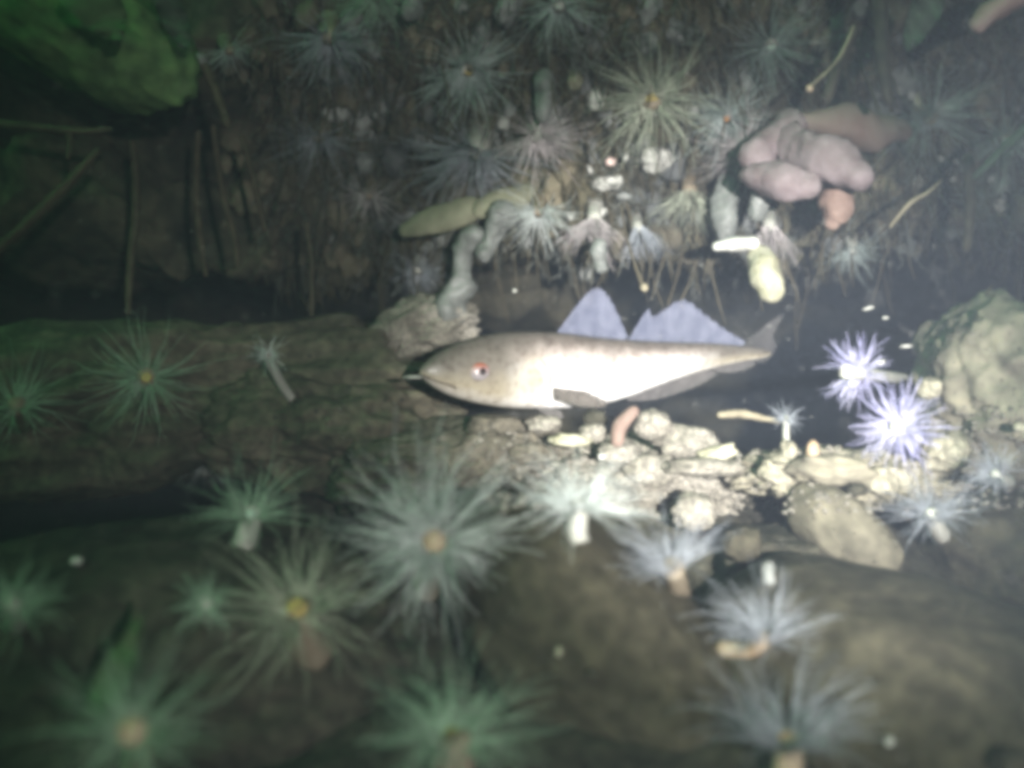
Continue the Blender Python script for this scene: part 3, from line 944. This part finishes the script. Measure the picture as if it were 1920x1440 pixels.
def blade(label, pts, mat, Y, name='seaweed_blade', curl=0.012):
    """a thin rippled weed blade through pixel points (px, py, half width px)"""
    s = spline([(*p,) for p in pts], 22)
    V, Fc = [], []
    for side in (1, -1):
        for i, (x, y, w) in enumerate(s):
            x2, y2, _ = s[min(i + 1, 21)]
            x1, y1, _ = s[max(i - 1, 0)]
            d = Vector((x2 - x1, y2 - y1))
            nrm = Vector((-d.y, d.x)).normalized()
            for j in range(7):
                q = (j - 3) / 3
                e = abs(q) * math.sin(i * 0.9 + q * 2) * curl + 0.02 * math.sin(i / 21 * 3)
                p = at(x + nrm.x * q * max(w, 1), y + nrm.y * q * max(w, 1), Y + e)
                p.y += side * 0.0007
                V.append(p)
    m_ = 22 * 7
    for i in range(21):
        for j in range(6):
            a = i * 7 + j
            Fc.append((a, a + 1, a + 8, a + 7))
            Fc.append((m_ + a + 7, m_ + a + 8, m_ + a + 1, m_ + a))
    ed = [i * 7 for i in range(22)] + [21 * 7 + j for j in range(1, 7)] + [i * 7 + 6 for i in range(20, -1, -1)] + [j for j in range(5, 0, -1)]
    for a, b in zip(ed, ed[1:] + ed[:1]):
        Fc.append((a, m_ + a, m_ + b, b))
    o = mesh_obj(name, V, Fc, mat, loc=at(pts[0][0], pts[0][1], Y))
    return tag(o, label, 'seaweed')


blade('bright green weed blade at the top left corner', [(120, -30, 30), (190, 20, 42), (215, 60, 24), (222, 75, 4)], 'weed', 1.0)
blade('pale green weed frond hanging at the upper right', [(1750, -30, 24), (1735, 20, 30), (1710, 70, 18), (1700, 95, 4)], 'weed_pale', 1.15)
blade('blurred green weed blade standing in the lower left', [(190, 1350, 36), (215, 1260, 30), (245, 1200, 16), (262, 1150, 3)], 'weed', 0.72)
blade('dim green weed strap behind the white tipped stalk', [(300, -20, 20), (330, 40, 24), (350, 90, 10)], 'weed_pale', 1.1)


# ------------------------------------------------------------------ shells, pebbles and rubble pieces
def pebble(label, px, py, hx, hz, mat, name='stone', cat='stone', Y=None, roll=0.0, lift=0.006, seed=None, amp=0.28, fine=0.12, group=None):
    if Y is None:
        Y = hit(px, py)[0].y - lift
    s = Y / F
    c = at(px, py, Y)
    v, f = blob(c, hx * s, (hx + hz) / 2 * s * 0.8, hz * s, (0, -roll, 0), seed or px * 0.31 + py, amp, 1.7, fine, 4, 0.2)
    o = mesh_obj(name, v, f, mat, loc=c)
    return tag(o, label, cat, group)


WS = dict(name='shell', cat='shell', lift=0.03)
pebble('round white shell right of the tall pale sea squirt', 1119, 186, 17, 20, 'shell', **WS)
pebble('jagged white barnacle clump in the middle of the ledge', 1230, 300, 30, 22, 'shell', **WS)
pebble('white oval shell left of the barnacle clump', 1136, 344, 26, 13, 'shell', **WS)
pebble('small white shell touching the white oval shell', 1158, 338, 9, 9, 'shell', **WS)
pebble('small grey white shell left of the pinkish grey anemone', 944, 232, 13, 11, 'shell', **WS)
pebble('small white shell on top of the pale pink anemone', 1128, 398, 10, 8, 'shell', **WS)
pebble('pale flake below the white oval shell', 1170, 368, 16, 7, 'squirt', **WS)
pebble('tiny white shell left of the round teal anemone', 806, 118, 6, 7, 'shell', **WS)
pebble('pinkish pebble among the white shells', 1145, 303, 9, 8, 'd_pink', **WS)
pebble('tiny white chip above the white oval shell', 1172, 294, 6, 8, 'shell', **WS)
pebble('tiny slanting chip left of the white oval shell', 1106, 318, 4, 9, 'shell', roll=0.4, **WS)
pebble('white chip beside the orange topped anemone', 1070, 405, 7, 8, 'shell', **WS)
pebble('little orange capped lump on the ledge below the pinkish anemone', 1012, 390, 10, 9, 'c_orange', **WS)
pebble('pale chip right of the barnacle clump', 1266, 298, 14, 6, 'squirt', roll=0.5, **WS)
pebble('white dot shell right of the olive centre anemone', 1303, 207, 8, 9, 'shell', **WS)
pebble('pale shell bit at the left of the dim ledge', 704, 216, 8, 8, 'squirt', **WS)
pebble('dull oval lump on the ledge below the dim orange anemone', 684, 305, 16, 22, 'squirt', **WS)
pebble('tan lump on the ledge right of the tall sea squirt', 1078, 150, 14, 18, 'sponge_o', **WS)
pebble('pale yellowish chip beside the yellow rimmed anemone', 1718, 195, 10, 26, 'sponge_y', roll=0.2, **WS)
pebble('white sliver in front of the snout of the fish', 773, 707, 16, 3.2, 'shell', name='shell', cat='shell', Y=1.19)
pebble('white chip below the throat of the fish', 963, 782, 6, 7, 'shell', name='shell', cat='shell', lift=0.01)
pebble('greenish white dot shell on the dark lower left slab', 143, 1051, 11, 8, 'shell', name='shell', cat='shell', lift=0.02)
# rubble below the belly
pebble('yellowish flat stone below the pectoral fin', 1070, 826, 36, 12, 'sponge_y', Y=1.22, roll=-0.1)
pebble('grey stone between the yellowish stone and the orange finger', 1112, 812, 26, 18, 'rubble', Y=1.23)
pebble('pale rounded stone right of the orange finger', 1222, 795, 32, 27, 'rubble', Y=1.21)
pebble('grey block below the orange finger', 1160, 848, 40, 22, 'rubble', Y=1.2)
pebble('largest pale rubble stone below the tail root', 1285, 830, 62, 32, 'rubble', Y=1.22, roll=-0.12)
pebble('cream edged stone at the right end of the rubble', 1345, 850, 38, 14, 'sponge_y', Y=1.19, roll=0.25)
pebble('flat pale slab at the foot of the rubble', 1320, 876, 72, 17, 'rubble', Y=1.18, roll=-0.03)
pebble('grey stone low in the middle of the rubble', 1215, 880, 48, 28, 'rubble', Y=1.2)
pebble('silty stone right of the jaw shadow', 930, 800, 52, 22, 'silt_mid', Y=1.3)
pebble('brown pebble under the throat of the fish', 1018, 795, 30, 16, 'rubble', Y=1.27)
pebble('dark brown pebble beside the pelvic fin', 1115, 785, 22, 18, 'silt_dark', Y=1.25)
pebble('white grain at the lower edge of the rubble', 1128, 856, 7, 6, 'shell', Y=1.17)
pebble('grey stone at the left end of the rubble', 990, 850, 40, 20, 'silt_mid', Y=1.26)
pebble('brown stone below the rubble beside the blue grey anemone', 1300, 960, 40, 34, 'rubble', Y=1.14)
pebble('round hollow topped stone in front of the dark hole', 1392, 1020, 34, 30, 'silt', Y=1.06)
# crust on the right rocks
pebble('cream lump on the left end of the crusty rock', 1460, 880, 34, 26, 'pale', Y=1.15)
pebble('pale knob standing on the crusty rock', 1478, 850, 16, 24, 'pale', Y=1.16)
pebble('bright cream slab on top of the crusty rock', 1560, 880, 78, 28, 'cream', Y=1.13, roll=-0.05)
pebble('crusty yellow grey lump at the right end of the crusty rock', 1665, 900, 46, 30, 'pale', Y=1.13)
pebble('small dark pebble in a pit of the crusty rock', 1606, 918, 18, 12, 'silt_dark', Y=1.10)
pebble('yellowish knob at the top left of the right boulder', 1742, 728, 22, 20, 'pale', Y=1.2)
pebble('pale stone at the foot of the right boulder', 1770, 850, 44, 36, 'pale', Y=1.16)
pebble('pale yellow chip beside the blue tipped sea squirt', 1482, 1073, 7, 9, 'sponge_y', Y=0.98)
pebble('pale grain on the lower right boulder', 1668, 1390, 8, 8, 'shell', lift=0.003)
pebble('yellow grain on the bottom centre boulder', 1048, 1222, 6, 9, 'sponge_y', lift=0.003)
pebble('dark pit stone on the bottom centre boulder', 1112, 1265, 16, 10, 'silt_dark', lift=0.0, roll=-0.5)
pebble('dark blue grey stone cut by the bottom right corner', 1895, 1430, 34, 26, 'silt_dark', lift=0.01)
for k, (px, py, hx, hz, roll, lab) in enumerate([
        (1628, 578, 13, 3, 0.25, 'drifting white fleck above the lavender anemone'),
        (1699, 649, 14, 3, 0.05, 'drifting white fleck beside the right boulder'),
        (1652, 679, 9, 4, 0.3, 'drifting white fleck touching the lavender anemone'),
        (1660, 596, 7, 3, 0.0, 'faint drifting fleck right of the highest fleck'),
        (965, 545, 5, 4, 0.0, 'drifting fleck above the back of the fish')]):
    pebble(lab, px, py, hx * 0.8, hz * 0.8, 'shell', name='drifting_fleck', cat='fleck', Y=1.12 + 0.02 * k, roll=roll, amp=0.2)

# ------------------------------------------------------------------ uncountable growth
rnd = random.Random(5)


def scatter(name, label, n, area, mat, make, lim=2.0):
    V, Fc = [], []
    tries = 0
    while n > 0 and tries < 40000:
        tries += 1
        px, py = rnd.uniform(area[0], area[2]), rnd.uniform(area[1], area[3])
        p, nn = hit(px, py)
        if p.y > lim:
            continue
        v, f = make(p, nn)
        k = len(V)
        V += v
        Fc += [tuple(z + k for z in q) for q in f]
        n -= 1
    o = mesh_obj(name, V, Fc, mat)
    o['kind'] = 'stuff'
    tag(o, label, name.replace('_', ' '))
    return o


def tuft(p, nn):
    d = (nn + Vector((rnd.uniform(-.8, .8), rnd.uniform(-.4, .4), rnd.uniform(-1.3, 0.3)))).normalized()
    L = rnd.uniform(0.010, 0.032)
    b = Vector((rnd.uniform(-.5, .5), 0, rnd.uniform(-.9, 0)))
    pts = [p + d * L * q + b * L * 0.5 * q * q for q in (-0.1, 0.35, 0.7, 1.0)]
    return tube_geo(pts, [0.0011, 0.0016, 0.0012, 0.0004], 3, cap=False)


def grain(p, nn):
    r = rnd.uniform(0.0012, 0.0045)
    vs, fs = ico(1)
    c = p + nn * r * 0.3
    sx, sy, sz = rnd.uniform(.6, 1.4), rnd.uniform(.6, 1.2), rnd.uniform(.5, 1.0)
    return [c + Vector((v.x * sx, v.y * sy, v.z * sz)) * r * rnd.uniform(.8, 1.2) for v in vs], fs


def crumb(p, nn):
    r = rnd.uniform(0.0006, 0.0018)
    vs, fs = ico(1)
    c = p + nn * r * 0.2
    return [c + v * r * rnd.uniform(.7, 1.3) for v in vs], fs


def feather(p, nn):
    d = (nn + Vector((rnd.uniform(-.9, .9), rnd.uniform(-.5, .3), rnd.uniform(-1.2, 0.5)))).normalized()
    L = rnd.uniform(0.02, 0.055)
    b = Vector((rnd.uniform(-.6, .6), 0, rnd.uniform(-1.0, 0)))
    pts = [p + d * L * q + b * L * 0.5 * q * q for q in (-0.1, 0.35, 0.7, 1.0)]
    V, Fc = tube_geo(pts, [0.0010, 0.0009, 0.0007, 0.0004], 3, cap=False)
    for k in range(7):
        q = 0.2 + 0.75 * k / 6
        o = p + d * L * q + b * L * 0.5 * q * q
        e = (d * 0.7 + Vector((rnd.uniform(-1, 1), rnd.uniform(-1, 1), rnd.uniform(-1, 1)))).normalized() * L * 0.28
        v, f = tube_geo([o, o + e * 0.6, o + e], [0.0007, 0.0006, 0.0003], 3, cap=False)
        n0 = len(V)
        V += v
        Fc += [tuple(z + n0 for z in w) for w in f]
    return V, Fc


def lump(p, nn):
    r = rnd.choice((0.006, 0.008, 0.010, 0.013, 0.017))
    v, f = blob(p + nn * r * 0.3, r * rnd.uniform(.7, 1.3), r * rnd.uniform(.7, 1.2), r * rnd.uniform(.7, 1.7),
                (0, rnd.uniform(-.8, .8), 0), rnd.uniform(0, 90), 0.4, 1.5, 0.2, 3)
    return v, f


def strand(p, nn):
    d = (nn * 0.8 + Vector((rnd.uniform(-.6, .6), 0, rnd.uniform(-1.5, -0.4)))).normalized()
    L = rnd.uniform(0.03, 0.10)
    b = Vector((rnd.uniform(-.5, .5), rnd.uniform(-.3, .2), -0.8))
    c = Vector((rnd.uniform(-.3, .3), 0, 0))
    pts = [p + d * L * q + b * L * 0.5 * q * q + c * L * math.sin(q * 5) * 0.3 for q in (-0.1, 0.2, 0.4, 0.6, 0.8, 1.0)]
    r = rnd.uniform(0.0008, 0.0022)
    return tube_geo(pts, [r, r, r * 0.9, r * 0.8, r * 0.7, r * 0.3], 5, cap=False)


scatter('encrusting_sponge', 'dull brown crust of small sponges on the ledge', 420, (420, -120, 2050, 500), 'crust_brown', lump, 1.75)
scatter('encrusting_sea_squirt', 'dull grey crust of small sea squirts on the ledge', 230, (620, -60, 2050, 500), 'crust_grey', lump, 1.75)
scatter('hanging_strand', 'thin brown strands hanging from the ledge', 420, (480, 60, 2050, 520), 'stalk', strand, 1.8)
scatter('feathery_hydroid', 'grey feathery growth hanging between the anemones on the ledge', 1300, (480, -150, 2070, 520), 'feather', feather, 1.75)
scatter('hydroid_turf', 'fine brown turf covering the ledge', 3900, (470, -200, 2070, 560), 'turf', tuft, 1.75)
scatter('shell_grit', 'pale grit and broken shell strewn over the lit rubble', 900, (900, 760, 1920, 960), 'rubble', grain)
scatter('silt_crumbs', 'brown crumbs of silt on the boulders', 1200, (0, 580, 1920, 1440), 'silt', crumb)

V, Fc = [], []
for i in range(1100):
    Y = rnd.uniform(0.6, 2.0)
    c = at(rnd.uniform(100, 1950), rnd.uniform(0, 1440), Y)
    if c.y > hit(*(960 + c.x / c.y * F, 720 - c.z / c.y * F))[0].y - 0.02:
        continue
    r = rnd.uniform(0.0003, 0.0008)
    vs, fs = ico(1)
    k = len(V)
    V += [c + Vector((v.x * rnd.uniform(.8, 1.6), v.y, v.z * rnd.uniform(.6, 1.2))) * r for v in vs]
    Fc += [tuple(z + k for z in q) for q in fs]
o = mesh_obj('suspended_silt', V, Fc, 'shell')
o['kind'] = 'stuff'
tag(o, 'fine pale silt drifting in the torch light', 'silt')

# ------------------------------------------------------------------ cloudy water
bm = bmesh.new()
bmesh.ops.create_cube(bm, size=1)
for v in bm.verts:
    v.co = Vector((v.co.x * 20, v.co.y * 20 + 3.0, v.co.z * 7.0 - 0.4))
me = bpy.data.meshes.new('haze')
bm.to_mesh(me)
bm.free()
hz = bpy.data.objects.new('haze', me)
COL.objects.link(hz)
hz['kind'] = 'stuff'
hz['label'] = 'cloudy water lit by the torch'
m, n, l, p = new_mat('cloudy_water')
n.remove(p)
pv = n.new('ShaderNodeVolumePrincipled')
pv.inputs['Color'].default_value = (0.58, 0.68, 0.88, 1)
pv.inputs['Density'].default_value = 0.072
pv.inputs['Anisotropy'].default_value = 0.0
l.new(pv.outputs[0], n['Material Output'].inputs['Volume'])
me.materials.append(m)
